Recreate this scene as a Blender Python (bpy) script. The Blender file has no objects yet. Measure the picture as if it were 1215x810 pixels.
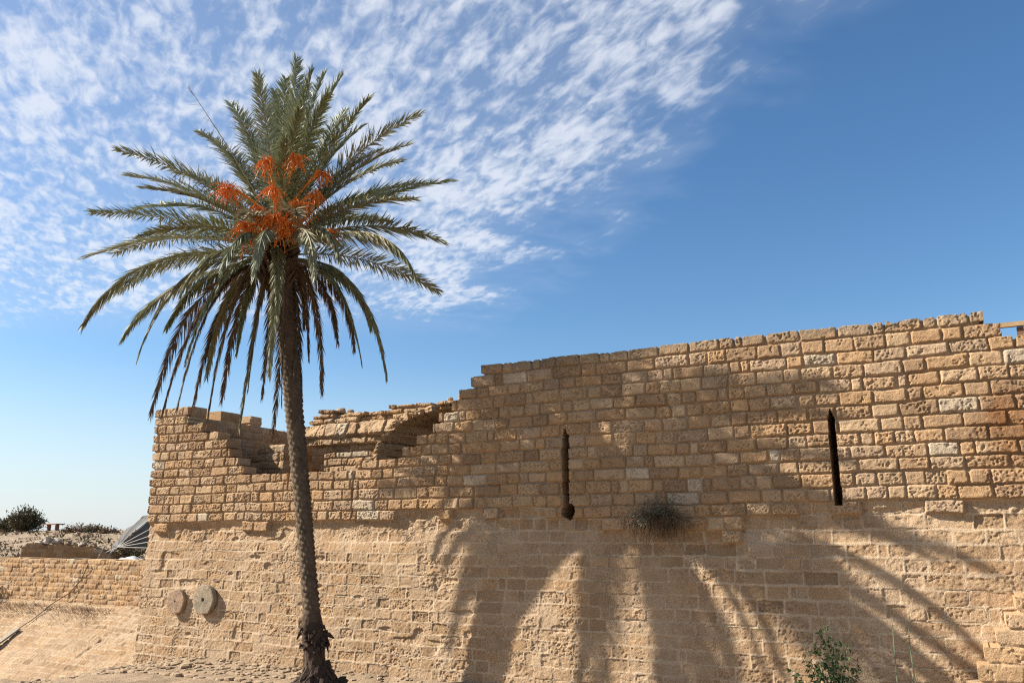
import bpy, math, random
import numpy as np
random.seed(7)
RNG = np.random.RandomState(11)
C = bpy.context.scene.collection
S = bpy.context.scene
PI = math.pi
A = np.array

# ------------------------------------------------------------------ frame of the place
# X runs along the old wall, Y goes into it, Z is up from the eye level of the visitor.
DW = 16.3                      # distance from the visitor to the wall face
YAW = math.radians(28.0)
R_ = A([math.cos(YAW), math.sin(YAW), 0.0])
F_ = A([-math.sin(YAW), math.cos(YAW), 0.0])
Z_ = A([0.0, 0.0, 1.0])
SUN_TRAVEL = A([2.38, 1.0, -1.82])

# ------------------------------------------------------------------ helpers
def tag(o, label=None, cat=None, group=None, kind=None):
    if label: o['label'] = label
    if cat: o['category'] = cat
    if group: o['group'] = group
    if kind: o['kind'] = kind
    return o

def thing(name, label, cat, loc=(0, 0, 0), group=None):
    o = bpy.data.objects.new(name, None)
    C.objects.link(o)
    o.empty_display_size = 0.2
    o.location = loc
    return tag(o, label, cat, group)

def np_mesh(name, V, faces_list, mats, parent=None, col=None, midx=None, smooth=False):
    """faces_list: list of int arrays (n,k) with constant k each; V in world metres."""
    V = np.asarray(V, dtype=np.float32).reshape(-1, 3)
    me = bpy.data.meshes.new(name)
    faces_list = [np.asarray(f, dtype=np.int32) for f in faces_list if len(f)]
    nl = sum(f.size for f in faces_list)
    nf = sum(len(f) for f in faces_list)
    me.vertices.add(len(V))
    off = A([0, 0, 0], dtype=np.float32)
    if parent is not None:
        off = np.array(parent_world(parent), dtype=np.float32)
    me.vertices.foreach_set('co', (V - off).ravel())
    me.loops.add(nl)
    me.polygons.add(nf)
    me.loops.foreach_set('vertex_index', np.concatenate([f.ravel() for f in faces_list]))
    tot = np.concatenate([np.full(len(f), f.shape[1], dtype=np.int32) for f in faces_list])
    st = np.concatenate([[0], np.cumsum(tot)[:-1]]).astype(np.int32)
    me.polygons.foreach_set('loop_start', st)
    if midx is not None:
        me.polygons.foreach_set('material_index', np.asarray(midx, dtype=np.int32))
    sm = np.zeros(nf, dtype=bool)
    if isinstance(smooth, np.ndarray): sm[:] = smooth
    else: sm[:] = bool(smooth)
    me.polygons.foreach_set('use_smooth', sm)
    me.update(calc_edges=True)
    if col is not None:
        at = me.color_attributes.new('Col', 'FLOAT_COLOR', 'POINT')
        c4 = np.ones((len(V), 4), dtype=np.float32); c4[:, :3] = col
        at.data.foreach_set('color', c4.ravel())
    for m in (mats if isinstance(mats, (list, tuple)) else [mats]):
        me.materials.append(m)
    o = bpy.data.objects.new(name, me)
    C.objects.link(o)
    if parent is not None: o.parent = parent
    return o

def parent_world(p):
    v = A(p.location)
    if p.parent is not None: v = v + parent_world(p.parent)
    return v

class MB:
    """collects tubes, boxes, rocks, quads for one mesh"""
    def __init__(s): s.v = []; s.f3 = []; s.f4 = []; s.m3 = []; s.m4 = []; s.n = 0
    def add(s, V, F, m=0):
        V = np.asarray(V, float).reshape(-1, 3); F = np.asarray(F, int)
        s.v.append(V)
        if F.shape[1] == 3: s.f3.append(F + s.n); s.m3 += [m] * len(F)
        else: s.f4.append(F + s.n); s.m4 += [m] * len(F)
        s.n += len(V)
    def tube(s, pts, rad, k=6, m=0, cap=True):
        pts = np.asarray(pts, float); n = len(pts)
        rad = np.full(n, rad) if np.isscalar(rad) else np.asarray(rad, float)
        T = np.gradient(pts, axis=0); T /= np.linalg.norm(T, axis=1)[:, None] + 1e-9
        ref = A([0, 0, 1.0]) if abs(T[:, 2]).mean() < .8 else A([1.0, 0, 0])
        X = np.cross(T, ref); X /= np.linalg.norm(X, axis=1)[:, None] + 1e-9
        Y = np.cross(T, X)
        a = np.arange(k) * 2 * PI / k
        V = pts[:, None] + rad[:, None, None] * (np.cos(a)[None, :, None] * X[:, None] + np.sin(a)[None, :, None] * Y[:, None])
        i = np.arange(n - 1)[:, None] * k; j = np.arange(k)[None]; j2 = (j + 1) % k
        F = np.stack([i + j, i + j2, i + k + j2, i + k + j], -1).reshape(-1, 4)
        s.add(V, F, m)
        if cap:
            for e in (0, n - 1):
                ring = V[e]; c = ring.mean(0)
                s.add(np.vstack([ring, c]), [[q, (q + 1) % k, k] for q in range(k)], m)
    def box(s, c, size, rot=None, m=0, taper=1.0):
        c = A(c, float); h = A(size, float) / 2
        V = A([[x, y, z] for z in (-1, 1) for y in (-1, 1) for x in (-1, 1)], float) * h
        V[4:, :2] *= taper
        if rot is not None: V = V @ np.asarray(rot).T
        s.add(V + c, [[0, 2, 3, 1], [4, 5, 7, 6], [0, 1, 5, 4], [2, 6, 7, 3], [0, 4, 6, 2], [1, 3, 7, 5]], m)
    def rock(s, c, size, seed, m=0, rough=.18, rot=None, square=.5, nu=10, nv=7):
        r = np.random.RandomState(seed)
        th = np.linspace(0, PI, nv + 2)[1:-1]; ph = np.arange(nu) * 2 * PI / nu
        D = np.stack([np.outer(np.sin(th), np.cos(ph)), np.outer(np.sin(th), np.sin(ph)), np.outer(np.cos(th), np.ones(nu))], -1).reshape(-1, 3)
        D = np.vstack([D, [0, 0, 1], [0, 0, -1]])
        cub = D / np.abs(D).max(1)[:, None]
        D = D * (1 - square) + cub * square
        D = D * (1 + rough * (r.rand(len(D), 1) - .5) + rough * .8 * np.sin(D @ r.randn(3, 1) * 2.5))
        V = D * A(size) / 2
        if rot is not None: V = V @ np.asarray(rot).T
        F = []; T = []
        for a in range(nv - 1):
            for b in range(nu):
                F.append([a * nu + b, (a + 1) * nu + b, (a + 1) * nu + (b + 1) % nu, a * nu + (b + 1) % nu])
        for b in range(nu):
            T.append([nv * nu, b, (b + 1) % nu]); T.append([nv * nu + 1, (nv - 1) * nu + (b + 1) % nu, (nv - 1) * nu + b])
        base = s.n
        s.v.append(V + A(c)); s.f4.append(A(F) + base); s.m4 += [m] * len(F)
        s.f3.append(A(T) + base); s.m3 += [m] * len(T); s.n += len(V)
    def build(s, name, mats, parent=None, smooth=False, col=None):
        V = np.vstack(s.v)
        fl = []; mi = []
        if s.f4: fl.append(np.vstack(s.f4)); mi += s.m4
        if s.f3: fl.append(np.vstack(s.f3)); mi += s.m3
        return np_mesh(name, V, fl, mats, parent, col=col, midx=mi, smooth=smooth)

def rotz(a):
    c, s = math.cos(a), math.sin(a); return A([[c, -s, 0], [s, c, 0], [0, 0, 1.]])
def roty(a):
    c, s = math.cos(a), math.sin(a); return A([[c, 0, s], [0, 1., 0], [-s, 0, c]])
def rotx(a):
    c, s = math.cos(a), math.sin(a); return A([[1., 0, 0], [0, c, -s], [0, s, c]])
def unit(v): v = np.asarray(v, float); return v / (np.linalg.norm(v, axis=-1, keepdims=True) + 1e-9)
def sst(a, b, x):
    t = np.clip((x - a) / (b - a + 1e-12), 0, 1); return t * t * (3 - 2 * t)

_T = np.random.RandomState(3).rand(512, 512)
def vn(x, y, seed=0):
    x = np.asarray(x, float) + seed * 37.13; y = np.asarray(y, float) + seed * 91.7
    xi = np.floor(x); yi = np.floor(y); fx = x - xi; fy = y - yi
    fx = fx * fx * (3 - 2 * fx); fy = fy * fy * (3 - 2 * fy)
    xi = xi.astype(np.int64) & 511; yi = yi.astype(np.int64) & 511
    x1 = (xi + 1) & 511; y1 = (yi + 1) & 511
    return ((_T[yi, xi] * (1 - fx) + _T[yi, x1] * fx) * (1 - fy) + (_T[y1, xi] * (1 - fx) + _T[y1, x1] * fx) * fy) * 2 - 1
def fbm(x, y, seed=0, oct=4, gain=.5):
    s = 0; a = 1; n = 0
    for o in range(oct):
        s = s + a * vn(x * 2 ** o, y * 2 ** o, seed + o * 7); n += a; a *= gain
    return s / n

# ------------------------------------------------------------------ materials
def mat(name, rgb, rough=.9, noise=0.0, nscale=20.0, bump=0.0, bscale=60.0, attr=False, detail=4, spec=.25, tint=None, voro=0.0, twoside=0.0):
    m = bpy.data.materials.new(name); m.use_nodes = True
    nt = m.node_tree; b = nt.nodes['Principled BSDF']
    b.inputs['Roughness'].default_value = rough
    b.inputs['Specular IOR Level'].default_value = spec
    base = None
    tc = nt.nodes.new('ShaderNodeTexCoord')
    if attr:
        a = nt.nodes.new('ShaderNodeAttribute'); a.attribute_name = 'Col'; base = a.outputs['Color']
    else:
        r = nt.nodes.new('ShaderNodeRGB'); r.outputs[0].default_value = (*[c * .76 for c in rgb], 1); base = r.outputs[0]
    if noise:
        n = nt.nodes.new('ShaderNodeTexNoise'); n.inputs['Scale'].default_value = nscale; n.inputs['Detail'].default_value = detail
        n.inputs['Roughness'].default_value = .65
        nt.links.new(tc.outputs['Object'], n.inputs['Vector'])
        mr = nt.nodes.new('ShaderNodeMapRange')
        mr.inputs['From Min'].default_value = .25; mr.inputs['From Max'].default_value = .75
        mr.inputs['To Min'].default_value = 1 - noise; mr.inputs['To Max'].default_value = 1 + noise
        nt.links.new(n.outputs['Fac'], mr.inputs['Value'])
        vm = nt.nodes.new('ShaderNodeVectorMath'); vm.operation = 'SCALE'
        nt.links.new(base, vm.inputs[0]); nt.links.new(mr.outputs['Result'], vm.inputs['Scale'])
        base = vm.outputs['Vector']
        if tint:
            mx = nt.nodes.new('ShaderNodeMix'); mx.data_type = 'RGBA'
            n2 = nt.nodes.new('ShaderNodeTexNoise'); n2.inputs['Scale'].default_value = nscale * .23; n2.inputs['Detail'].default_value = 3
            nt.links.new(tc.outputs['Object'], n2.inputs['Vector'])
            m2 = nt.nodes.new('ShaderNodeMapRange'); m2.inputs['From Min'].default_value = .52; m2.inputs['From Max'].default_value = .74
            nt.links.new(n2.outputs['Fac'], m2.inputs['Value'])
            nt.links.new(m2.outputs['Result'], mx.inputs['Factor']); nt.links.new(base, mx.inputs['A'])
            mx.inputs['B'].default_value = (*[c * .76 for c in tint], 1); base = mx.outputs['Result']
    nt.links.new(base, b.inputs['Base Color'])
    if bump:
        n = nt.nodes.new('ShaderNodeTexNoise'); n.inputs['Scale'].default_value = bscale; n.inputs['Detail'].default_value = 5
        n.inputs['Roughness'].default_value = .7
        nt.links.new(tc.outputs['Object'], n.inputs['Vector'])
        bp = nt.nodes.new('ShaderNodeBump'); bp.inputs['Distance'].default_value = bump; bp.inputs['Strength'].default_value = 1
        nt.links.new(n.outputs['Fac'], bp.inputs['Height'])
        nt.links.new(bp.outputs['Normal'], b.inputs['Normal'])
    if twoside:
        out = nt.nodes['Material Output']
        tr = nt.nodes.new('ShaderNodeBsdfTranslucent'); nt.links.new(base, tr.inputs['Color'])
        ms = nt.nodes.new('ShaderNodeMixShader'); ms.inputs[0].default_value = twoside
        nt.links.new(b.outputs[0], ms.inputs[1]); nt.links.new(tr.outputs[0], ms.inputs[2])
        nt.links.new(ms.outputs[0], out.inputs['Surface'])
    return m

M = {}
M['stone'] = mat('weathered_stone', (.4, .28, .16), .95, .36, 48, .022, 44, attr=True, spec=.1)
M['stone_plain'] = mat('rough_stone', (.40, .27, .155), .95, .3, 9, .012, 40, spec=.1)
M['rock'] = mat('fallen_stone', (.36, .265, .175), .95, .3, 7, .015, 30, spec=.1)
M['palerock'] = mat('pale_stone', (.50, .42, .35), .95, .2, 7, .02, 20, spec=.1)
M['earth'] = mat('dry_earth', (.33, .245, .165), .97, .35, 2.5, .06, 9, detail=10, spec=.05, tint=(.25, .185, .125))
M['hill'] = mat('sandy_hill', (.34, .26, .185), .97, .35, .9, .15, 2.5, detail=10, spec=.05, tint=(.23, .185, .115))
M['trunk'] = mat('palm_bark', (.15, .11, .08), .95, .3, 30, .008, 60, attr=True, spec=.1)
M['root'] = mat('palm_root', (.075, .052, .04), .95, .35, 14, .02, 30, spec=.1)
M['leaf'] = mat('palm_leaf', (.215, .235, .115), .55, .25, 3, 0, spec=.22, tint=(.26, .22, .125), twoside=.12)
M['leaf2'] = mat('palm_leaf_olive', (.265, .26, .14), .55, .25, 3, 0, spec=.22, tint=(.30, .24, .13), twoside=.12)
M['leaf3'] = mat('palm_leaf_grey', (.29, .305, .185), .55, .25, 3, 0, spec=.22, tint=(.30, .26, .17), twoside=.12)
M['dryleaf'] = mat('dry_palm_leaf', (.165, .105, .06), .8, .3, 3, 0, spec=.15, twoside=.1)
M['straw'] = mat('straw_leaf', (.30, .24, .14), .8, .2, 3, 0, spec=.2, twoside=.1)
M['rachis'] = mat('leaf_stalk', (.24, .20, .10), .6, .2, 4, 0, spec=.3)
M['fibre'] = mat('palm_fibre', (.12, .075, .042), .95, .4, 14, .02, 40, spec=.1)
M['date'] = mat('ripe_dates', (.85, .20, .02), .55, .4, 9, 0, spec=.3, tint=(.62, .12, .015))
M['stalk'] = mat('date_stalks', (.80, .27, .03), .55, .15, 9, 0, spec=.3)
M['greyleaf'] = mat('desert_shrub_leaf', (.12, .125, .09), .8, .3, 8, 0, spec=.2)
M['paleleaf'] = mat('silvery_leaf', (.19, .20, .15), .8, .2, 8, 0, spec=.2)
M['twig'] = mat('dry_twig', (.17, .115, .07), .9, .3, 8, 0, spec=.1)
M['grass'] = mat('dry_grass', (.25, .17, .11), .9, .3, 5, 0, spec=.1)
M['green'] = mat('green_leaf', (.07, .12, .035), .5, .3, 8, 0, spec=.35, twoside=.15)
M['stem'] = mat('green_stem', (.17, .21, .12), .6, .2, 8, 0, spec=.3)
M['bushleaf'] = mat('bush_leaf', (.085, .09, .045), .8, .35, 3, 0, spec=.2)
M['bushbrown'] = mat('bush_tip', (.17, .12, .065), .8, .3, 3, 0, spec=.2)
M['olive'] = mat('scrub_leaf', (.11, .10, .045), .8, .3, 3, 0, spec=.2)
M['wood'] = mat('plain_timber', (.50, .33, .17), .7, .2, 6, .004, 30, spec=.2)
M['redwood'] = mat('red_brown_timber', (.27, .13, .08), .8, .2, 6, .004, 30, spec=.2)
M['greywood'] = mat('weathered_board', (.30, .27, .22), .9, .25, 8, .006, 30, spec=.15)
M['mill'] = mat('millstone_grey', (.34, .27, .19), .95, .35, 7, .02, 30, spec=.1, tint=(.24, .215, .16))
M['mill2'] = mat('millstone_pink', (.39, .27, .18), .95, .35, 7, .02, 30, spec=.1, tint=(.33, .235, .16))
M['canvas'] = mat('grey_canvas', (.13, .128, .126), .8, .2, 4, 0, spec=.2, twoside=.1)
M['rib'] = mat('pale_rib', (.24, .22, .20), .6, .1, 4, 0)
M['tarp'] = mat('white_tarpaulin', (.50, .49, .48), .6, .1, 3, .03, 5, spec=.3)
M['cable'] = mat('black_cable', (.05, .045, .04), .7)
M['iron'] = mat('old_iron', (.10, .07, .05), .8, .3, 20)

# ------------------------------------------------------------------ masonry: a relief of single blocks
def widths(n0, n1, a, b, r):
    e = [n0]
    while e[-1] < n1:
        w = r.uniform(a, b)
        if r.rand() < .13: w *= .5
        e.append(e[-1] + w)
    return A(e)

def blocks(U, V, rows, wmin, wmax, seed, wob=1.0, align=None):
    r = np.random.RandomState(seed)
    V2 = V + wob * (.022 * vn(U * .8, V * .8, seed) + .010 * vn(U * 4.3, V * 4.3, seed + 3))
    U2 = U + wob * (.012 * vn(U * 5, V * 5, seed + 5))
    idx = np.clip(np.searchsorted(rows, V2, side='right') - 1, 0, len(rows) - 2)
    bid = np.zeros(U.shape, int); lo = np.zeros(U.shape); hi = np.zeros(U.shape)
    u0, u1 = U.min() - 1, U.max() + 1
    for k in range(len(rows) - 1):
        e = widths(u0 - r.rand() * .5, u1, wmin, wmax, r)
        if align is not None: e = np.concatenate([[align[k] - 5], widths(align[k], u1, wmin, wmax, r)])
        m = idx == k
        if not m.any(): continue
        j = np.clip(np.searchsorted(e, U2[m], side='right') - 1, 0, len(e) - 2)
        bid[m] = k * 400 + j; lo[m] = e[j]; hi[m] = e[j + 1]
    vlo = rows[idx]; vhi = rows[idx + 1]
    du = np.minimum(U2 - lo, hi - U2); dv = np.minimum(V2 - vlo, vhi - V2)
    return dict(du=du, dv=dv, bid=bid, uc=(lo + hi) / 2, vc=(vlo + vhi) / 2, row=idx, tab=np.random.RandomState(seed + 99).rand(12, 400 * len(rows) + 400), U2=U2, V2=V2)

def rounded(du, dv, rad):
    a = np.maximum(rad - du, 0); b = np.maximum(rad - dv, 0)
    return rad - np.sqrt(a * a + b * b)

STONES = A([(.345, .229, .133), (.362, .249, .148), (.308, .198, .112), (.345, .218, .117), (.335, .233, .147), (.278, .180, .104)]) * 1.01

def face_upper(U, V, B, seed, cushion=.052, grey_top=None):
    """dry-laid kurkar blocks, rounded, pocked, with open joints; returns (h, col, d)"""
    t = B['tab']; b = B['bid']
    rad = .03 + .035 * t[0][b]
    d = rounded(B['du'], B['dv'], rad) + .011 * fbm(U * 9, V * 9, seed + 1, 4) - .007 - .010 * sst(.2, .6, vn(U * 2.3, V * 2.9, seed + 17))
    pitty = t[1][b] ** 1.5
    w = .020 + .030 * t[2][b] ** 2
    k = np.clip((d - .004) / w, 0, 1); k = np.sqrt(1 - (1 - k) ** 2)
    h = cushion * k + (t[3][b] - .5) * .032
    h = h + (U - B['uc']) * (t[4][b] - .5) * .05 + (V - B['vc']) * (t[5][b] - .5) * .10
    rough = fbm(U * 15, V * 18, seed + 2, 3, .75)
    h = h + k * (rough * (.010 + .014 * pitty) + .009 * fbm(U * 6, V * 7, seed + 3, 2))
    pit = sst(.22, .55, vn(U * 34, V * 38, seed + 4)) * sst(-.2, .3, vn(U * 7, V * 7, seed + 6) + pitty * 1.1 - .30)
    h = h - k * pit * .026
    worn = t[6][b] > .955
    h = np.where(worn, h - .022 * k, h)
    mort = -.018 + .032 * fbm(U * 2.1, V * 2.1, seed + 8, 3) + .006 * rough
    jm = h < mort
    h = np.maximum(h, mort)
    ci = (t[7][b] * len(STONES)).astype(int) % len(STONES)
    col = STONES[ci].copy()
    pale = t[8][b] > .978
    col[pale] = (.38, .30, .21)
    col = col * (.90 + .2 * t[9][b])[..., None]
    col = col * (1 + .10 * fbm(U * 6, V * 6, seed + 10, 3))[..., None]
    if grey_top is not None:
        g = sst(0, 1, grey_top + .35 * fbm(U * 2.2, V * 5, seed + 12, 3))[..., None] * .75
        col = col * (1 - g) + A([.20, .16, .11]) * g
    col = np.where(jm[..., None], A([.245, .176, .112]) * (1 + .12 * rough)[..., None], col)
    return h, col, d

def face_lower(U, V, B, seed, erode):
    """mortared flush blocks: pale lime mortar smeared over the joints, some stones eaten back"""
    t = B['tab']; b = B['bid']
    rough = fbm(U * 15, V * 18, seed + 2, 3, .6)
    d = rounded(B['du'] + .012 * (t[9][b] - .3), B['dv'], .05) + .018 * fbm(U * 6, V * 7, seed + 1, 3)
    cover = .011 + .016 * t[0][b] * sst(-.2, .5, vn(U * .7, V * .9, seed + 20)) + .010 * fbm(U * 1.3, V * 1.3, seed + 21, 3)
    s = sst(-.004, .009, d - cover)
    eaten = sst(.80, .97, t[1][b] + .12 * vn(U * .6, V * .6, seed + 30))
    hb = -.004 + (t[2][b] - .5) * .024 + rough * (.010 + .016 * t[3][b] ** 2) - eaten * (.016 + .012 * (fbm(U * 11, V * 11, seed + 5, 3)))
    pit = sst(.3, .6, vn(U * 32, V * 36, seed + 4)) * sst(0, .5, vn(U * 3, V * 3, seed + 6))
    hb = hb - pit * .017
    hm = .006 * vn(U * 8, V * 8, seed + 7) + .006 * rough
    crack = sst(.012, .0, np.abs(d - .004)) * sst(.0, .35, vn(U * 1.1, V * 1.6, seed + 40))
    h = hm * (1 - s) + hb * s - crack * .024
    h = h + .022 * fbm(U * .9, V * 1.1, seed + 9, 3)
    er = erode * (.5 + .5 * sst(-.3, .3, vn(U * .9, V * 1.4, seed + 41)))
    h = h + er * (.055 * fbm(U * 4.2, V * 5.2, seed + 11, 4, .65) - .03)
    hole = sst(.62, .80, vn(U * 2.3, V * 4.5, seed + 44)) * sst(-.1, .3, vn(U * .35, V * .6, seed + 45))
    h = h - hole * .04
    ci = (t[7][b] * len(STONES)).astype(int) % len(STONES)
    st = STONES[ci] * A([1.0, 1.0, 1.02]) * (.93 + .2 * t[8][b])[..., None]
    st = (st * .6 + A([.31, .209, .120]) * .4) * (1 - .12 * eaten)[..., None]
    st = st * (1 + .10 * fbm(U * 6, V * 6, seed + 13, 3))[..., None]
    mo = A([.415, .311, .208]) * (1 + .10 * fbm(U * 2, V * 2, seed + 14, 3))[..., None]
    smear = np.clip(.14 + .8 * fbm(U * 1.1, V * 1.4, seed + 15, 4) + .35 * fbm(U * 5, V * 6, seed + 16, 3), 0, .85)
    a = np.clip(s * (1 - smear * (1 - eaten)), 0, 1)[..., None]
    return h, mo * (1 - a) + st * a, d

def relief(name, U0, U1, V0, V1, res, func, xf, thick, parent, m, split=None, edge_col=(.40, .28, .165)):
    """stone face built as real relief; faces outside the mask are left open and get a return of depth `thick`.
       split: optional dict part_name -> code, func then returns a code per vertex as 4th value"""
    nu = int((U1 - U0) / res) + 1; nv = int((V1 - V0) / res) + 1
    U, V = np.meshgrid(np.linspace(U0, U1, nu), np.linspace(V0, V1, nv))
    out = func(U, V)
    h, keep, col = out[:3]
    P = xf(U, V, h).reshape(-1, 3)
    PB = xf(U, V, -(thick(U, V) if callable(thick) else np.full(U.shape, thick))).reshape(-1, 3)
    col = col.reshape(-1, 3)
    I = np.arange(nu * nv).reshape(nv, nu)
    K = keep[:-1, :-1] & keep[1:, :-1] & keep[:-1, 1:] & keep[1:, 1:]
    codes = out[3][:-1, :-1] if split else np.zeros(K.shape, int)
    Q = np.stack([I[:-1, :-1], I[:-1, 1:], I[1:, 1:], I[1:, :-1]], -1)
    Kp = np.pad(K, 1); Cp = np.pad(codes, 1)
    edges = []; ecode = []
    for (dy, dx, a, b) in ((-1, 0, 0, 1), (0, 1, 1, 2), (1, 0, 2, 3), (0, -1, 3, 0)):
        nb = Kp[1 + dy:Kp.shape[0] - 1 + dy, 1 + dx:Kp.shape[1] - 1 + dx]
        sel = K & ~nb
        edges.append(np.stack([Q[..., a][sel], Q[..., b][sel]], -1)); ecode.append(codes[sel])
    E = np.vstack(edges); EC = np.concatenate(ecode)
    res_objs = []
    for pn, code in (split or {name: 0}).items():
        q = Q[K & (codes == code)]
        used, inv = np.unique(q, return_inverse=True); q = inv.reshape(-1, 4)
        e = E[EC == code]
        n0 = len(used)
        ev = np.stack([P[e[:, 0]], P[e[:, 1]], PB[e[:, 1]], PB[e[:, 0]]], 1).reshape(-1, 3)
        ef = (n0 + np.arange(len(e) * 4)).reshape(-1, 4)[:, ::-1]
        ec = np.repeat(col[e[:, 0]], 4, axis=0) if len(e) else np.zeros((0, 3))
        sm = np.concatenate([np.ones(len(q), bool), np.zeros(len(e), bool)])
        res_objs.append(np_mesh(pn, np.vstack([P[used], ev]), [q, ef], m, parent, col=np.vstack([col[used], ec]), smooth=sm))
    return res_objs

def shrink(mask, n=1):
    m = mask.copy()
    for _ in range(n):
        p = np.pad(m, 1, mode='edge'); m = p[1:-1, 1:-1] & p[:-2, 1:-1] & p[2:, 1:-1] & p[1:-1, :-2] & p[1:-1, 2:]
    return m

# ------------------------------------------------------------------ the fortress wall
wall = thing('fortress_wall', 'long high wall of tan stone blocks with two arrow slits, its left end a broken stepped tower', 'wall', (-9.0, DW, -3.2))

def row_list(top, bottom, a, b, seed):
    r = np.random.RandomState(seed); z = [top]
    while z[-1] > bottom: z.append(z[-1] - r.uniform(a, b))
    return A(z[::-1])
ROWS = row_list(3.92, -3.7, .235, .275, 5)
TOPROW = len(ROWS) - 2
# skyline of the standing masonry: (height below which it stands, from x, to x)
MAIN_STEPS = [(3.92, -9.47), (3.66, -9.76), (3.42, -10.08), (3.20, -10.28), (2.97, -10.62), (2.70, -10.80), (2.44, -11.25), (2.16, -11.66), (1.90, -13.08), (1.60, -30)]
RIGHT_STEPS = [(3.92, .87), (3.67, 1.16), (3.42, 1.62), (3.15, 2.3), (2.9, 3.0), (2.6, 5.0)]
TOWER_STEPS = [(3.67, -19.32), (3.36, -19.25), (3.14, -18.62), (2.88, -17.98), (2.62, -17.62), (2.36, -17.5), (2.1, -17.15), (1.84, -16.9), (1.6, -9)]

def wall_func(U, V):
    B = blocks(U, V, ROWS, .30, .72, 21)
    zr = B['vc']; uc = B['uc']
    def lim(steps, z):
        o = np.full(z.shape, float(steps[0][1]))
        for zz, x in steps[::-1]: o = np.where(z < zz, x, o) if False else o
        for zz, x in steps: o = np.where(z < zz, x, o)
        return o
    jag = (B['tab'][10][B['bid']] - .5) * .12
    left = lim(MAIN_STEPS, zr); right = lim(RIGHT_STEPS, zr); tright = lim(TOWER_STEPS, zr)
    keep = ((U > left) & (U < right)) | ((U < tright) & (zr < 3.68))
    keep &= V < 3.93 + jag * .25
    # the left corner, flaring out towards its foot
    ul = np.interp(V, [-3.7, -2.2, -1.3, -.6, .3, 4], [-20.45, -20.5, -20.52, -20.56, -20.60, -20.68])
    ul = ul + (B['tab'][11][B['bid']] - .5) * .07 + .03 * vn(U * 6, V * 6, 77)
    keep &= U > ul
    # arrow slits
    jit = .03 * vn(B['row'] * 3.7, U * 0, 12)
    c1 = -7.33 + jit; w1 = .072 + .02 * vn(V * 3, V * 0, 5)
    s1 = (np.abs(U - c1) < np.minimum(w1, (2.30 - V) * .35)) & (V > .60) & (V < 2.30)
    s1 |= (((U + 7.27) / .15) ** 2 + ((V - .50) / .15) ** 2 + .5 * vn(U * 9, V * 9, 6)) < 1
    c2 = -1.84
    s2 = (np.abs(U - c2 - jit * .4) < np.minimum(.066 + .006 * vn(V * 4, V * 0, 8), (2.33 - V) * .3)) & (V > .55) & (V < 2.33)
    keep &= ~(s1 | s2)
    # where the dry-laid upper stones end and the old mortared scarp begins
    zj = np.interp(uc, [-21, -18.4, -16.5, -13.2, -11.6, -10, -8.8, -7.4, -6.2, -4.6, -3.6, -3.4, -2.5, -1.1, -.4, .6, 2, 5],
                   [.40, .30, .42, .40, .52, .62, .60, .46, .25, .08, .12, .42, .50, .52, .62, .62, .6, .6])
    up = (zr > zj) | ((zr > zj - .2) & (B['tab'][9][B['bid']] > .8))
    grey = sst(.9, 0, (3.92 - V) / .5) - .3 + .25 * sst(-8, -2, U) * 0
    grey = np.where((U < -13) & (V < 3), -1, grey)
    hu, cu, du = face_upper(U, V, B, 31, grey_top=grey)
    below = np.clip(zj - V, 0, 9)
    erode = sst(.75, .15, below)
    hl, cl, dl = face_lower(U, V, B, 51, erode)
    hl = hl + .008 - .05 * sst(.0, .10, below) * sst(.9, .3, below) + np.clip(below - .35, 0, 9) * .042
    h = np.where(up, hu, hl); col = np.where(up[..., None], cu, cl)
    # open seam between tower front and the rest
    seam = np.abs(U + 13.14 + .015 * vn(V * 5, U * 0, 9)) < .028
    h = np.where(seam & (V > .42) & (V < 1.85), h - .12, h)
    # rusty stain near the right end (iron-rich stones)
    st = sst(.35, 1.0, U + .3 * fbm(U * 2, V * 3, 61, 3)) * sst(2.75, 2.2, V) * sst(.65, .95, V) * (.35 + .65 * B['tab'][3][B['bid']])
    col = col * (1 - st[..., None] * A([.30, .48, .62]))
    # soot-grey weathering streaks under the broken top
    gr = sst(.15, .5, fbm(U * 1.4, V * .8, 63, 3)) * sst(2.2, 3.4, V) * .25
    col = col * (1 - gr[..., None] * A([.35, .28, .15]))
    # chipped corners along open edges
    rim = keep & ~shrink(keep, 5)
    sl = s1 | s2
    rim &= ~(shrink(~(s1 | s2), 0) ^ shrink(~(s1 | s2), 8)) & (V > 1.2)
    keep &= ~(rim & (np.where(up, du, dl) < .010 + .012 * vn(U * 12, V * 12, 71)) & (V > .6))
    return h, keep, col, np.where(up, 1, 0)

def xf_wall(U, V, h): return np.stack([U, DW - h, V], -1)
relief('wall', -22.6, 4.6, -3.6, 3.96, .0145, wall_func, xf_wall, lambda U, V: np.where((U < -14) & (V > 1.3), .42, .95), wall, M['stone'], split={'upper_masonry': 1, 'lower_masonry': 0})

# dark chambers behind the slits
for cx_, z0, z1 in ((-7.33, .2, 2.5), (-1.84, .4, 2.5)):
    mb = MB(); x0, x1, y0, y1 = cx_ - .5, cx_ + .5, DW + .94, DW + 2.0
    mb.add([[x0, y1, z0], [x1, y1, z0], [x1, y1, z1], [x0, y1, z1], [x0, y0, z0], [x1, y0, z0], [x1, y0, z1], [x0, y0, z1]],
           [[0, 1, 2, 3], [4, 5, 1, 0], [3, 2, 6, 7], [4, 0, 3, 7], [1, 5, 6, 2]])
    o = mb.build('arrow_slit', M['stone_plain'], wall)
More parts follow.
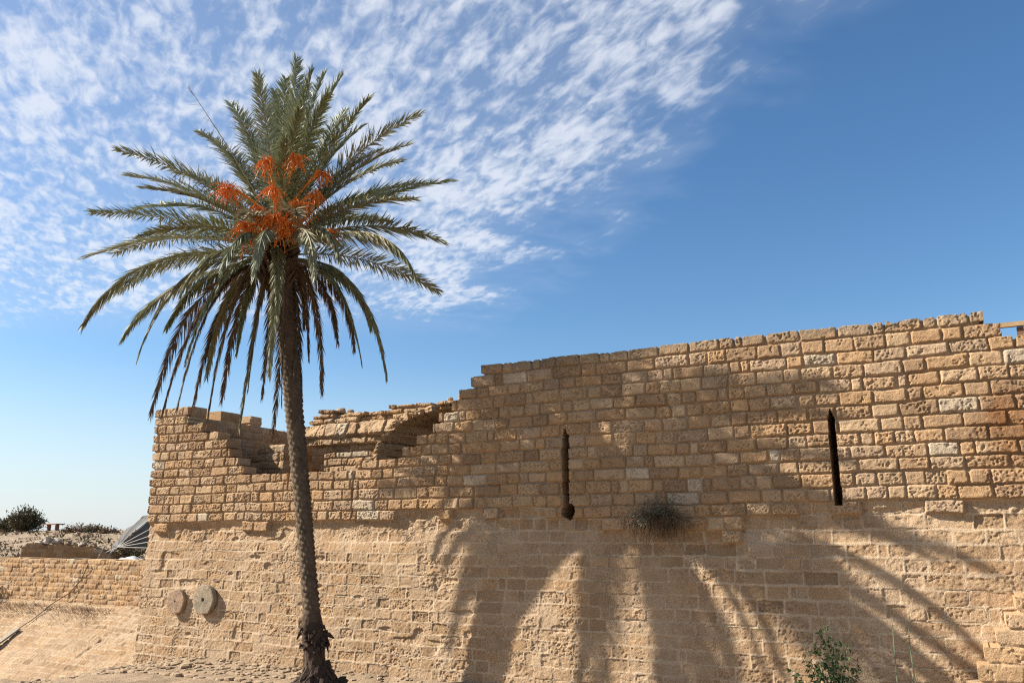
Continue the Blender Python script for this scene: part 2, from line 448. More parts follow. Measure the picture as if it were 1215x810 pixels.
# solid body behind the outer face
def core(name, x0, x1, y0, y1, z0, z1, parent):
    mb = MB(); mb.box(((x0 + x1) / 2, (y0 + y1) / 2, (z0 + z1) / 2), (x1 - x0, y1 - y0, z1 - z0)); return mb.build(name, M['stone_plain'], parent)
core('wall_core', -20.4, 4.6, DW + .96, DW + 1.6, -3.6, .1, wall)

# side wall of the tower running back, its inner face towards the visitor
def side_func(U, V):   # U = distance behind the front face
    B = blocks(U, V, row_list(3.66, .3, .23, .28, 15), .32, .6, 121)
    h, col, d = face_upper(U, V, B, 131, cushion=.04)
    top = 3.60 - .045 * U + (B['tab'][10][B['bid']] - .5) * .22
    keep = B['vc'] < top
    return h, keep, col
def xf_side(U, V, h): return np.stack([-19.32 + h, DW + U, V], -1)
relief('tower_side_wall', .1, 8.5, .6, 3.68, .03, side_func, xf_side, 1.25, wall, M['stone'])
# broken stub of steps inside the tower
def stub_func(U, V):
    B = blocks(U, V, row_list(2.62, .6, .22, .27, 16), .4, .8, 141)
    h, col, d = face_upper(U, V, B, 151, cushion=.05)
    keep = (U > np.interp(B['vc'], [1, 2.0, 2.35, 2.6], [-19.4, -18.9, -18.7, -18.2])) & (U < -17.3)
    return h, keep, col
relief('inner_stub', -19.3, -17.2, .9, 2.64, .03, stub_func, lambda U, V, h: np.stack([U, DW + 1.9 - h, V], -1), 1.2, wall, M['stone'])
def back_func(U, V):
    B = blocks(U, V, row_list(3.0, .6, .23, .28, 17), .35, .6, 161)
    h, col, d = face_upper(U, V, B, 171, cushion=.04)
    return h, B['vc'] < 2.95, col
relief('rear_wall', -19.3, -10.0, .6, 3.0, .05, back_func, lambda U, V, h: np.stack([U, DW + 6.5 - h, V], -1), .8, wall, M['stone'])

# ------------------------------------------------------------------ remnant of the vaulted room
vault = thing('vault_remnant', 'broken stone vault with overhanging cornice and dark arch rising behind the wall beside the palm', 'ruin', (-14.5, DW + 2.6, 1.3))
VY = DW + 2.6
def vault_func(U, V):
    lowrows = A([1.2, 1.46, 1.71, 1.95, 2.19, 2.40, 2.60, 2.80, 3.26, 3.42, 3.56, 3.70, 3.9])
    B = blocks(U, V, lowrows, .3, .62, 221, wob=2.2)
    t = B['tab'][10][B['bid']]
    h, col, d = face_upper(U, V, B, 231, cushion=.075)
    rub = V > 3.26
    h = np.where(rub, h + (t - .5) * .16 + .05 * fbm(U * 3, V * 4, 244, 3), h)
    corb = (B['row'] == 7)
    h = np.where(corb, h + .24 - .40 * (V - 2.8) + .10 * (t - .5) + .10 * fbm(U * 2.5, V * 3, 245, 4) - .10 * sst(.10, 0, V - 2.8), h)
    h = np.where(B['row'] == 6, h + .12, h)
    keep = (U > np.interp(B['vc'], [1.2, 2.5, 2.56, 2.9, 3.2, 3.6, 3.7, 3.8], [-16.35, -16.35, -16.9, -17.3, -17.1, -16.8, -16.75, -15.3])) & (U < -11.2)
    under = np.interp(U, [-14.5, -14.3, -14.1, -13.85, -13.5, -13.1, -12.6, -12.0, -11.4], [1.0, 2.0, 2.48, 2.84, 3.12, 3.28, 3.36, 3.42, 3.46])
    keep &= V > under + .04 * vn(U * 6, V * 6, 241)
    top = 3.68 + (t - .5) * .16 + np.interp(U, [-16.5, -12, -11.2], [-.02, .02, .05])
    keep &= B['vc'] < top - .05
    rim = keep & ~shrink(keep, 5)
    keep &= ~(rim & (d < .012))
    return h, keep, col
relief('masonry', -17.3, -11.2, 1.2, 3.9, .018, vault_func, lambda U, V, h: np.stack([U, VY - h, V], -1), 3.2, vault, M['stone'])
# rough ring of voussoirs under the broken edge of the arch
mb = MB()
arc = [(-14.46, 1.80), (-14.38, 2.10), (-14.24, 2.42), (-14.02, 2.74), (-13.72, 3.02), (-13.35, 3.2), (-12.95, 3.32), (-12.55, 3.39)]
for i, (x, z) in enumerate(arc):
    nx = arc[min(i + 1, len(arc) - 1)]; pv = arc[max(i - 1, 0)]
    ang = math.atan2(nx[1] - pv[1], nx[0] - pv[0])
    mb.rock((x - .02, VY + .10, z + .02), (.36, .7, .22), 300 + i, rot=roty(-ang), square=.82, rough=.12, nu=20, nv=11)
mb.build('arch_stones', M['stone_plain'], vault, smooth=False)
for i, (x, z, s) in enumerate([(-16.05, 3.68, .22), (-15.70, 3.62, .17), (-11.75, 3.76, .2), (-12.15, 3.72, .14)]):
    o_ = MB(); o_.rock((x, VY + .25, z), (s * 1.3, s, s * .8), 330 + i, square=.4)
    o = o_.build('loose_stone', M['rock'])
    tag(o, ['tan loose stone on the far left top of the broken vault', 'small flat loose stone second from the left on the broken vault',
            'tan loose stone on the vault top right beside the stepped wall', 'smallest loose stone on the vault top, left of the stepped wall'][i], 'stone', 'loose stones on top of the broken vault')

# ------------------------------------------------------------------ low wall at the left and the sloping glacis below it
low = thing('low_wall', 'low wall of small tan blocks running left from the tower foot', 'wall', (-30, DW + 4, -2.5))
def low_func(U, V):
    B = blocks(U, V, row_list(-.86, -2.9, .15, .19, 18), .22, .5, 421)
    h, col, d = face_upper(U, V, B, 431, cushion=.022)
    col = col * A([1.06, 1.04, 1.0])
    keep = (V < -.86 + .05 * (B['tab'][10][B['bid']] - .5))
    return h, keep, col
relief('masonry', -46, -21, -2.85, -.8, .03, low_func, lambda U, V, h: np.stack([U, DW + 4 - h, V], -1), .7, low, M['stone'])

def gl_xf(U, V, h):     # V runs down the slope from 0 to 1
    z = -2.42 - V * .52 + h * .85; y = DW + 3.98 - V * .86 - h * .5
    return np.stack([U, y, z], -1)
def gl_func(U, V):
    B = blocks(U, -V, row_list(0.1, -4.6, .22, .3, 19), .35, .7, 441, wob=1.6)
    h, col, d = face_lower(U, -V, B, 451, np.clip(.35 + .6 * vn(U * .5, V * .6, 452), 0, 1) * .7)
    h = h * 1.1 + .08 * fbm(U * .5, V * .5, 453, 3) + .10 * sst(-26, -22, U) * fbm(U * 1.3, V * 1.3, 454, 4)
    col = col * .85
    return h, np.ones(U.shape, bool), col
g = relief('stone_glacis', -46, -19.5, -.15, 4.4, .03, gl_func, gl_xf, .1, None, M['stone'])[0]
tag(g, 'sloping apron of pale mortared stone below the low wall at far left', 'glacis')

# ------------------------------------------------------------------ ground
def ground_z(x, y):
    x = np.asarray(x, float); y = np.asarray(y, float)
    drop = sst(-17.2, -26, x) * 1.25
    z = -3.25 - drop + .07 * fbm(x * .35, y * .35, 500, 4) + .05 * fbm(x * 1.9, y * 1.9, 501, 4)
    z = z + .16 * np.exp(-((y - DW + .1) / .5) ** 2) * (x < 3)
    return z
x = np.concatenate([np.linspace(-90, -32, 60)[:-1], np.linspace(-32, 6, 300), np.linspace(6, 60, 50)[1:]])
y = np.concatenate([np.linspace(-50, 9, 60)[:-1], np.linspace(9, 21.5, 130)])
X, Y = np.meshgrid(x, y)
Vg = np.stack([X, Y, ground_z(X, Y)], -1).reshape(-1, 3)
I = np.arange(X.size).reshape(X.shape)
Q = np.stack([I[:-1, :-1], I[:-1, 1:], I[1:, 1:], I[1:, :-1]], -1).reshape(-1, 4)
tag(np_mesh('moat_floor', Vg, [Q], M['earth'], smooth=True), kind='structure')

def hill_z(x, y):
    base = np.interp(y, [20.4, 24, 30, 37, 43, 47, 55, 75, 140, 1500], [-1.25, -1.3, -1.25, -.75, .05, .40, .25, -.6, -1.6, -1.9])
    fall = sst(-50, -28, x) * sst(28, 45, y) * sst(120, 60, y)
    return base + .22 * fbm(x * .16, y * .16, 520, 4) * sst(22, 34, y) + .10 * fbm(x * .9, y * .9, 521, 3) - fall * .4
x = np.concatenate([-np.geomspace(1500, 100, 26)[:-1], np.linspace(-100, -20, 160), np.linspace(-20, 60, 40)[1:], np.geomspace(70, 1500, 20)])
y = np.concatenate([np.linspace(20.9, 60, 110), np.geomspace(62, 1500, 34)])
X, Y = np.meshgrid(x, y)
Vg = np.stack([X, Y, hill_z(X, Y)], -1).reshape(-1, 3)
I = np.arange(X.size).reshape(X.shape)
Q = np.stack([I[:-1, :-1], I[:-1, 1:], I[1:, 1:], I[1:, :-1]], -1).reshape(-1, 4)
tag(np_mesh('sandy_hill', Vg, [Q], M['hill'], smooth=True), kind='structure')

# rubble at the wall foot
mb = MB(); r = np.random.RandomState(8)
for i in range(520):
    x = r.uniform(-25.5, -13.2); y = DW - .15 - abs(r.randn()) * .55 + (1.0 if x < -22.3 else 0)
    s = r.uniform(.04, .13) * (2.0 if r.rand() < .10 else 1)
    mb.rock((x, y, float(ground_z(x, y)) + s * .02), (s * 1.8, s * 1.3, s * .6), 700 + i, rot=rotz(r.rand() * 6) @ rotx(r.uniform(-.3, .3)), square=.45, nu=7, nv=4)
for i in range(160):
    x = r.uniform(-13, 3); y = DW + .1 - .068 * 3.4 - abs(r.randn()) * .35
    s = r.uniform(.03, .11)
    mb.rock((x, y, float(ground_z(x, y)) + s * .1), (s * 1.6, s * 1.2, s * .7), 1200 + i, rot=rotz(r.rand() * 6), square=.45, nu=7, nv=4)
tag(mb.build('rubble', M['rock']), 'loose stones and rubble scattered along the foot of the wall', 'rubble', kind='stuff')
# worn kerb of flat stones
mb = MB(); kp = A([(-25.4, 15.8), (-22, 15.1), (-18.5, 14.65), (-15.6, 14.6), (-13.6, 14.7)]); kt = np.linspace(0, 1, len(kp))
tt = np.linspace(0, 1, 30)
for i in range(29):
    a = A([np.interp(tt[i], kt, kp[:, k]) for k in (0, 1)]); b = A([np.interp(tt[i + 1], kt, kp[:, k]) for k in (0, 1)])
    m_ = (a + b) / 2; an = math.atan2(b[1] - a[1], b[0] - a[0]); L = np.linalg.norm(b - a)
    sl = math.atan2(float(ground_z(*b) - ground_z(*a)), L)
    mb.rock((m_[0] + .04 * math.sin(i * 7), m_[1] + .05 * math.sin(i * 3.7), float(ground_z(*m_)) - .01 + .02 * math.sin(i * 5)), (L * (.9 + .1 * math.sin(i * 9)), .2, .13), 900 + i, rot=rotz(an) @ roty(-sl), square=.8, rough=.07, nu=12, nv=7)
tag(mb.build('kerb', M['rock']), kind='structure')

# ------------------------------------------------------------------ palm tree
PB = A([-12.622, 14.68, -3.25]); PC = A([-13.29, 13.33, 6.46])
palm = thing('date_palm', 'tall date palm with orange date clusters standing alone before the wall', 'palm tree', tuple(PB))
def trunk_pt(t):
    # the stem rises almost plumb, then leans out from the wall towards its crown
    t = np.asarray(t, float); k = [0, .125, .25, .375, .5, .625, .75, .875, 1.0]
    x = np.interp(t, k, [-12.622, -12.79, -12.98, -13.13, -13.25, -13.33, -13.345, -13.32, -13.29])
    y = 14.68 - 1.35 * t ** 2.3
    return np.stack([x, y, PB[2] + (PC[2] - PB[2]) * t], -1)
nz_, nt_ = 420, 72
t = np.linspace(0, .985, nz_); th = np.arange(nt_) * 2 * PI / nt_
TT, TH = np.meshgrid(t, th, indexing='ij')
zm = TT * 9.8
ctr = trunk_pt(t)
rad = np.interp(zm, [0, .35, .7, 1.0, 1.35, 1.6, 3, 6, 8.6, 9.3, 9.9], [.33, .27, .23, .22, .235, .188, .18, .205, .222, .235, .2])
ringv = zm / .125 + TH / (2 * PI) * 2 + .18 * vn(np.cos(TH) * 2 + 5, zm * 1.5 + np.sin(TH) * 2, 3)
ri = np.floor(ringv); rf = ringv - ri
cel = TH / (2 * PI) * 9 + .5 * (ri % 2) + .15 * vn(ri * 3.1, TH * 0, 4)
cf = np.abs((cel % 1) - .5) * 2
scale = (1 - rf) ** .8 * (1 - .55 * cf ** 2)
up_ = sst(1.3, 1.8, zm)
disp = up_ * (.048 * scale - .024) + (1 - up_) * .05 * fbm(np.cos(TH) * 2.5 + zm * 1.2 + 7, np.sin(TH) * 2.5 + zm * 2.6, 33, 4) + .008 * fbm(np.cos(TH) * 9 + 20, zm * 14 + np.sin(TH) * 9, 31, 3)
rr = rad + disp
P = ctr[:, None] + rr[..., None] * np.stack([np.cos(TH), np.sin(TH), 0 * TH], -1)
P[..., 2] += up_ * .03 * scale
cid = ((ri * 13 + np.floor(cel) * 7).astype(int)) % 97
cr = np.random.RandomState(4).rand(97)[cid]
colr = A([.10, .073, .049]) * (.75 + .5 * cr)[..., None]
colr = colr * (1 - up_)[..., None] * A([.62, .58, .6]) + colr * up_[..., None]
top_shade = sst(5.5, 9, zm)[..., None]  # shading of the upper trunk, painted into the bark colour
colr = colr * (1 - top_shade * A([.35, .42, .45]))
I = np.arange(nz_ * nt_).reshape(nz_, nt_); J = np.roll(I, -1, axis=1)
Q = np.stack([I[:-1], J[:-1], J[1:], I[1:]], -1).reshape(-1, 4)
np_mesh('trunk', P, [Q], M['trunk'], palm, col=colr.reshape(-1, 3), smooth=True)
# ragged skirt of roots at the foot and the torn collar above it
mb = MB(); r = np.random.RandomState(21)
for i in range(120):
    a = r.rand() * 2 * PI; h0 = r.uniform(.05, .55) * (1 if r.rand() < .8 else 1.3)
    d0 = A([math.cos(a), math.sin(a), 0]); L = .30 + (.55 - h0) * .9 + r.rand() * .12
    p0 = PB + d0 * .2 + Z_ * h0; p2 = PB + d0 * L; p2[2] = float(ground_z(p2[0], p2[1])) - .02
    p1 = PB + d0 * (.2 + L) * .52 + Z_ * h0 * .45
    pts = [p0, (p0 + p1) / 2 + r.randn(3) * .02, p1 + r.randn(3) * .03, (p1 + p2) / 2 + r.randn(3) * .03, p2]
    mb.tube(pts, A([.05, .055, .05, .04, .02]) * r.uniform(.7, 1.4), 6)
for i in range(16):
    a = r.rand() * 2 * PI; q = PB + A([math.cos(a), math.sin(a), 0]) * r.uniform(.35, .6)
    q[2] = float(ground_z(q[0], q[1])) + .03; s = r.uniform(.1, .22)
    mb.rock(q, (s, s, s * .8), 60 + i, rough=.5)
mb.rock(PB + R_ * .55 + Z_ * .12, (.24, .2, .26), 59, rough=.4)
mb.build('root_flare', M['root'], palm)
mb = MB()
for i in range(46):
    a = r.rand() * 2 * PI; z0 = r.uniform(.80, 1.30)
    c0 = trunk_pt(z0 / 9.9); d0 = A([math.cos(a), math.sin(a), 0])
    mb.tube([c0 + d0 * .22, c0 + d0 * .29 + Z_ * .02, c0 + d0 * r.uniform(.30, .37) - Z_ * r.uniform(.0, .12)], [.05, .045, .015], 5)
c0 = trunk_pt(.115)
mb.tube([c0 + R_ * .22, c0 + R_ * .34 + Z_ * .01, c0 + R_ * .46 - Z_ * .07], [.07, .055, .02], 6)
mb.build('torn_bark', M['root'], palm)
# leaf bases and fibre under the crown
mb = MB()
for i in range(150):
    zz = r.uniform(-.85, .45); a = r.rand() * 2 * PI
    d0 = A([math.cos(a), math.sin(a), 0]); c0 = PC + Z_ * zz
    out = .22 + .10 * (zz + .85)
    mb.tube([c0 + d0 * .16 - Z_ * .1, c0 + d0 * (out + .06), c0 + d0 * (out + .2) + Z_ * (.10 + .2 * r.rand())], [.07, .055, .03], 5)
mb.rock(PC - Z_ * .1, (.55, .55, 1.3), 77, rough=.25, square=.2)
mb.build('leaf_bases', M['fibre'], palm)

PX, PZ = 50.8, 47.4
def frond(tip, kind, seed, root_dz=0.0):
    """tip: offset (right, up, towards visitor) in metres from the crown heart"""
    r = np.random.RandomState(seed)
    dx, dz, dd = tip
    out = R_ * dx - F_ * dd
    ho = np.linalg.norm(out) + 1e-6; od = out / ho
    p0 = PC + Z_ * root_dz + od * .12
    p2 = PC + out + Z_ * dz
    el = math.atan2(dz, ho)
    if dz > 1.2:      # rising: nearly straight, gently outward
        p1 = PC + out * .42 + Z_ * (dz * .62 + .25)
    elif dz > -1.0:   # spreading: arch
        p1 = PC + out * .50 + Z_ * (dz * .45 + .45 + .08 * ho)
    else:             # hanging
        p1 = PC + out * .80 + Z_ * (dz * .12 + .45)
    p1 = p1 + r.randn(3) * .08
    n = 58
    t = np.linspace(0, 1, n)[:, None]
    P = (1 - t) ** 2 * p0 + 2 * t * (1 - t) * p1 + t * t * p2
    # side sway
    T = unit(np.gradient(P, axis=0))
    L = np.linalg.norm(np.diff(P, axis=0), axis=1).sum()
    side = unit(np.cross(T, Z_ + 1e-3)); 
    tw = r.uniform(-.7, .7)
    nrm = unit(np.cross(side, T))
    S = side * math.cos(tw) + nrm * math.sin(tw); N = nrm * math.cos(tw) - side * math.sin(tw)
    hang = dz < -1.0
    dry = kind == 'dry'
    rach = MB()
    tt = t[:, 0]
    rach.tube(P[::3], np.interp(tt[::3], [0, .12, 1], [.045, .024, .005]), 5, m=1)
    # leaflets
    k = 175
    ls = np.linspace(.13, .995, k)
    V = []; F3 = []; F4 = []
    for sgn in (-1, 1):
        u = np.clip(ls + r.uniform(-.003, .003, k), 0, 1)
        pos = np.stack([np.interp(u, tt, P[:, i]) for i in range(3)], -1)
        Tt = unit(np.stack([np.interp(u, tt, T[:, i]) for i in range(3)], -1))
        Ss = unit(np.stack([np.interp(u, tt, S[:, i]) for i in range(3)], -1)) * sgn
        Nn = unit(np.stack([np.interp(u, tt, N[:, i]) for i in range(3)], -1))
        al = np.radians(np.interp(u, [.13, .4, 1], [62, 46, 22]) + r.randn(k) * 8)
        vn_ = np.abs(.42 + .34 * r.randn(k))
        if hang: vn_ *= .5; al *= .72
        dirn = unit(Tt * np.cos(al)[:, None] + Ss * np.sin(al)[:, None] + Nn * (vn_ * np.sin(al))[:, None])
        if hang or dry: dirn = unit(dirn - Z_ * (.55 + .3 * r.rand(k))[:, None])
        else: dirn = unit(dirn - Z_ * (.10 * r.rand(k))[:, None])
        ln = np.interp(u, [.13, .3, .65, .9, 1], [.20, .46, .46, .32, .22]) * r.uniform(.8, 1.12, k) * (L / 4.7) ** .5 * 1.2
        if dry: ln *= np.where(r.rand(k) < .25, r.uniform(.2, .7, k), 1)
        wv = unit(np.cross(dirn, Nn + .8 * r.randn(k, 3)))
        w = .015 * (1 if not dry else .8)
        droop = -Z_ * (ln * (.10 if not hang else .03))[:, None]
        b0 = pos - wv * w * .5; b1 = pos + wv * w * .5
        m0 = pos + dirn * (ln * .45)[:, None] - wv * w + droop * .2; m1 = pos + dirn * (ln * .45)[:, None] + wv * w + droop * .2
        tp = pos + dirn * ln[:, None] + droop
        base = rach.n
        VV = np.stack([b0, b1, m1, m0, tp], 1).reshape(-1, 3)
        ii = np.arange(k) * 5
        rach.v.append(VV); rach.f4.append(np.stack([ii, ii + 1, ii + 2, ii + 3], -1) + base); rach.m4 += [0] * k
        rach.f3.append(np.stack([ii + 3, ii + 2, ii + 4], -1) + base); rach.m3 += [0] * k
        rach.n += len(VV)
    mk = {'green': M['leaf'], 'olive': M['leaf2'], 'grey': M['leaf3'], 'dry': M['dryleaf'], 'straw': M['straw']}[kind]
    o = rach.build('frond', [mk, M['rachis']], palm)
    if kind == 'dry': o['label'] = 'brown drying frond hanging from the crown'
    if kind == 'straw': o['label'] = 'pale straw coloured frond'
    return o

# visible fronds, their tips as (right, up) offsets in hundredths of a metre; depth follows from a leaf length of about five metres
TIPS = [  # tip x, tip y measured on the crown (48.7 units a metre), colour, depth sign, length
 (285, 84, 'grey', 1, 4.9), (330, 60, 'grey', 1, 5.1), (305, 100, 'green', -1, 4.8), (318, 84, 'green', -1, 5.0), (352, 76, 'green', 1, 4.9), (366, 80, 'grey', -1, 4.8), (388, 82, 'green', -1, 5.1),
 (345, 92, 'olive', 1, 4.9), (374, 110, 'green', 1, 4.8), (297, 120, 'olive', -1, 4.8), (340, 130, 'green', 1, 4.9), (310, 150, 'grey', 1, 4.9), (325, 165, 'green', 1, 4.8),
 (250, 115, 'grey', 1, 5.0), (262, 138, 'olive', -1, 4.9), (214, 152, 'olive', 1, 4.9), (240, 170, 'green', -1, 4.9), (272, 150, 'green', 1, 4.8),
 (425, 115, 'green', 1, 5.0), (418, 145, 'olive', -1, 4.9), (395, 125, 'green', -1, 4.9), (488, 130, 'olive', 1, 5.2), (476, 168, 'olive', -1, 5.0), (468, 188, 'olive', 1, 5.0), (440, 175, 'green', -1, 4.9),
 (530, 213, 'green', 1, 5.1), (486, 241, 'olive', 1, 4.9), (505, 215, 'green', -1, 5.2), (519, 290, 'green', 1, 4.9), (515, 343, 'olive', -1, 5.0), (470, 225, 'olive', -1, 4.9), (455, 262, 'green', 1, 4.9), (490, 330, 'olive', 1, 4.8),
 (118, 176, 'green', 1, 5.1), (130, 206, 'grey', -1, 5.0), (162, 228, 'olive', 1, 4.9), (95, 252, 'green', 1, 5.2), (150, 246, 'green', -1, 4.9), (92, 306, 'olive', 1, 5.2), (128, 300, 'olive', -1, 5.0), (162, 285, 'green', 1, 4.9), (185, 200, 'grey', 1, 4.8),
 (105, 383, 'olive', 1, 5.3), (150, 396, 'grey', -1, 5.0), (136, 345, 'green', 1, 5.0), (172, 420, 'olive', 1, 5.1), (200, 385, 'green', 1, 4.9), (215, 350, 'grey', 1, 4.8),
 (192, 480, 'dry', -1, 5.2), (206, 482, 'dry', 1, 5.2), (222, 486, 'dry', 1, 5.2), (240, 470, 'dry', -1, 5.0), (259, 490, 'dry', 1, 5.1), (271, 466, 'dry', -1, 4.9), (295, 496, 'olive', 1, 5.0), (302, 455, 'dry', 1, 4.9), (252, 440, 'olive', 1, 5.0), (228, 425, 'green', 1, 5.0), (332, 504, 'dry', -1, 5.1), (285, 415, 'green', 1, 4.9),
 (352, 440, 'dry', -1, 4.9), (368, 420, 'dry', 1, 4.8), (386, 458, 'dry', -1, 5.0), (400, 402, 'dry', 1, 4.8), (430, 425, 'olive', 1, 4.9), (459, 441, 'olive', -1, 5.1), (438, 385, 'green', 1, 4.8), (362, 462, 'dry', -1, 5.0), (420, 410, 'dry', -1, 4.8),
 (318, 462, 'dry', 1, 4.9), (341, 470, 'dry', 1, 4.9), (326, 440, 'olive', 1, 4.8),
 (302, 330, 'grey', 1, 4.3), (348, 262, 'straw', 1, 4.2), (280, 262, 'straw', 1, 4.3), (372, 330, 'olive', 1, 4.2), (330, 372, 'olive', 1, 4.3), (262, 325, 'green', 1, 4.4), (400, 310, 'olive', 1, 4.4),
 (320, 230, 'green', -1, 4.8), (380, 230, 'green', -1, 4.8), (260, 225, 'green', -1, 4.8), (270, 310, 'olive', -1, 4.8), (395, 290, 'olive', -1, 4.8), (330, 340, 'dry', -1, 4.7), (290, 375, 'dry', -1, 4.8), (360, 385, 'dry', -1, 4.8),
]
for i, (tx, ty, kd, sg, L) in enumerate(TIPS):
    if i < 70 and (i % 5 not in (0, 2) if i > 33 else i % 2): sg = -1      # the crown reaches to all sides
    dx = (tx - 325) / PX; dz = (300 - ty) / PZ
    inpl = math.hypot(dx, dz)
    dep = math.sqrt(max(.15, (L * .97) ** 2 - inpl ** 2))
    if dz < -1.0: dep = min(dep, (.5, 1.5, .9, 1.9, .3)[i % 5])
    elif dz > 2.6: dep = min(dep, 2.1)
    if sg > 0 and dep > 3.2: dep = 3.2
    # perspective: tips nearer the visitor look larger, keep their direction true
    kk = 1 - sg * dep / 20.5
    frond(((dx - 5.45) * kk + 5.45, (dz + 6.39) * kk - 6.39, sg * dep * .92), kd, 100 + i, root_dz=.35 * np.clip(dz / 4, -1, 1))
# bare old stalk sticking out at the upper left
mb = MB(); a0 = PC + Z_ * .4; tipp = PC + R_ * (-2.25) + Z_ * 3.95 - F_ * .6
pts = [a0 * (1 - s) + tipp * s + Z_ * .1 * math.sin(s * PI) for s in np.linspace(0, 1, 12)]
mb.tube(pts, np.linspace(.018, .005, 12), 5)
for i in range(14):
    q = pts[7] * (1 - i / 14) + pts[11] * (i / 14); mb.tube([q, q + A(r.randn(3)) * .10 - R_ * .12], [.005, .002], 3)
o = mb.build('bare_stalk', M['rachis'], palm); o['label'] = 'thin bare stalk sticking out at the upper left'

# date clusters
def cluster(off, size, seed):
    r = np.random.RandomState(seed)
    c = PC + R_ * off[0] + Z_ * off[1] - F_ * off[2]
    mb = MB()
    src = PC + Z_ * (.25 + off[1] * .25) - F_ * .2
    tip = c + Z_ * .30 * size
    mid = (src + tip) / 2 + Z_ * .35
    ts = np.linspace(0, 1, 8)[:, None]
    mb.tube((1 - ts) ** 2 * src + 2 * ts * (1 - ts) * mid + ts * ts * tip, .026, 5, m=1)
    n = int(75 * size)
    for i in range(n):
        d = unit(r.randn(3) * A([1, 1, .6]) + A([0, 0, -.1])); L = size * r.uniform(.3, .68)
        p1 = tip + d * L * .5 ; p2 = tip + d * L * .85 - Z_ * L * r.uniform(.35, .9)
        tq = np.linspace(0, 1, 6)[:, None]
        path = (1 - tq) ** 2 * tip + 2 * tq * (1 - tq) * p1 + tq * tq * p2
        mb.tube(path, .006, 3, m=1, cap=False)
        for s in np.linspace(.3, 1, 8):
            q = (1 - s) ** 2 * tip + 2 * s * (1 - s) * p1 + s * s * p2 + r.randn(3) * .012
            e = .0165 * r.uniform(.8, 1.2)
            if r.rand() < .75:
                mb.add([q + A([e, 0, 0]), q + A([0, e, 0]), q - A([e, 0, 0]), q - A([0, e, 0]), q + Z_ * e * 1.4, q - Z_ * e * 1.4],
                       [[0, 1, 4], [1, 2, 4], [2, 3, 4], [3, 0, 4], [1, 0, 5], [2, 1, 5], [3, 2, 5], [0, 3, 5]])
    mb.build('date_cluster', [M['date'], M['stalk']], palm)
for i, (cx_, cy_, dd, sz) in enumerate([(264, 240, 1.3, .8), (308, 203, 1.4, .6), (343, 200, 1.4, .6), (318, 238, 1.6, .6), (350, 262, 1.6, .8), (322, 278, 1.7, .9), (288, 287, 1.6, .78), (338, 284, 1.6, .62), (374, 216, 1.1, .5), (368, 243, 1.3, .5), (302, 258, 1.4, .45), (392, 285, 1.2, .4)]):
    kk = 1 - dd / 20.5
    cluster((((cx_ - 326) / PX - 5.45) * kk + 5.45, ((300 - cy_) / PZ + 6.39) * kk - 6.39, dd), sz, 40 + i)

# ------------------------------------------------------------------ millstones leaning on the scarp
def wall_y(z): return DW - max(0, .5 - z - .35) * .042
def millstone(name, x, z, rad, th, hole, m, label, tilt):
    root = thing(name, label, 'millstone', (x, wall_y(z) - .02, z), 'old millstones fixed to the foot of the wall')
    r = np.random.RandomState(int(rad * 1000))
    n = 56; a = np.arange(n) * 2 * PI / n
    er = rad * (1 + .05 * vn(np.cos(a) * 2 + 3, np.sin(a) * 2 + rad * 9, 5) + .015 * vn(np.cos(a) * 6, np.sin(a) * 6, 6))
    prof = [(hole, -.02), (hole, th * .97), (hole + .02, th), (rad * .5, th * 1.0), (rad * .9, th * .985), (rad * .97, th * .93), (rad, th * .82), (rad * 1.0, th * .3), (rad * .98, 0)]
    V = []
    for (rr_, yy) in prof:
        s = rr_ / rad
        q = np.stack([np.cos(a) * er * s, np.full(n, -yy) + .006 * vn(np.cos(a) * 5 * s + 9, np.sin(a) * 5 * s, 8), np.sin(a) * er * s], -1)
        V.append(q)
    V = np.concatenate(V) @ rotz(tilt).T + A([x, wall_y(z) - .02, z])
    I = np.arange(len(prof) * n).reshape(len(prof), n); J = np.roll(I, -1, 1)
    Q = np.stack([I[:-1], I[1:], J[1:], J[:-1]], -1).reshape(-1, 4)
    np_mesh('stone_disc', V, [Q], m, root, smooth=False)
    mb = MB(); mb.tube([A([x, wall_y(z) + .06, z]), A([x, wall_y(z) - .04, z])], hole * 1.15, 10); mb.build('iron_pin', M['iron'], root)
millstone('millstone', -18.93, -1.74, .33, .115, .028, M['mill2'], 'smaller pinkish round millstone on the wall, left of the pair', .02)
millstone('millstone', -17.83, -1.66, .385, .15, .05, M['mill'], 'larger grey round millstone on the wall, right of the pair', -.02)

# ------------------------------------------------------------------ plants
def leaf_quads(mb, centers, size, r, m=0, dirs=None, ratio=.35):
    n = len(centers)
    d = unit(r.randn(n, 3)) if dirs is None else unit(dirs + .25 * r.randn(n, 3))
    w = unit(np.cross(d, r.randn(n, 3)))
    s = size * r.uniform(.6, 1.3, n)[:, None]
    V = np.stack([centers, centers + d * s * .5 + w * s * ratio * .5, centers + d * s, centers + d * s * .5 - w * s * ratio * .5], 1).reshape(-1, 3)
    i = np.arange(n) * 4
    mb.add(V, np.stack([i, i + 1, i + 2, i + 3], -1), m)

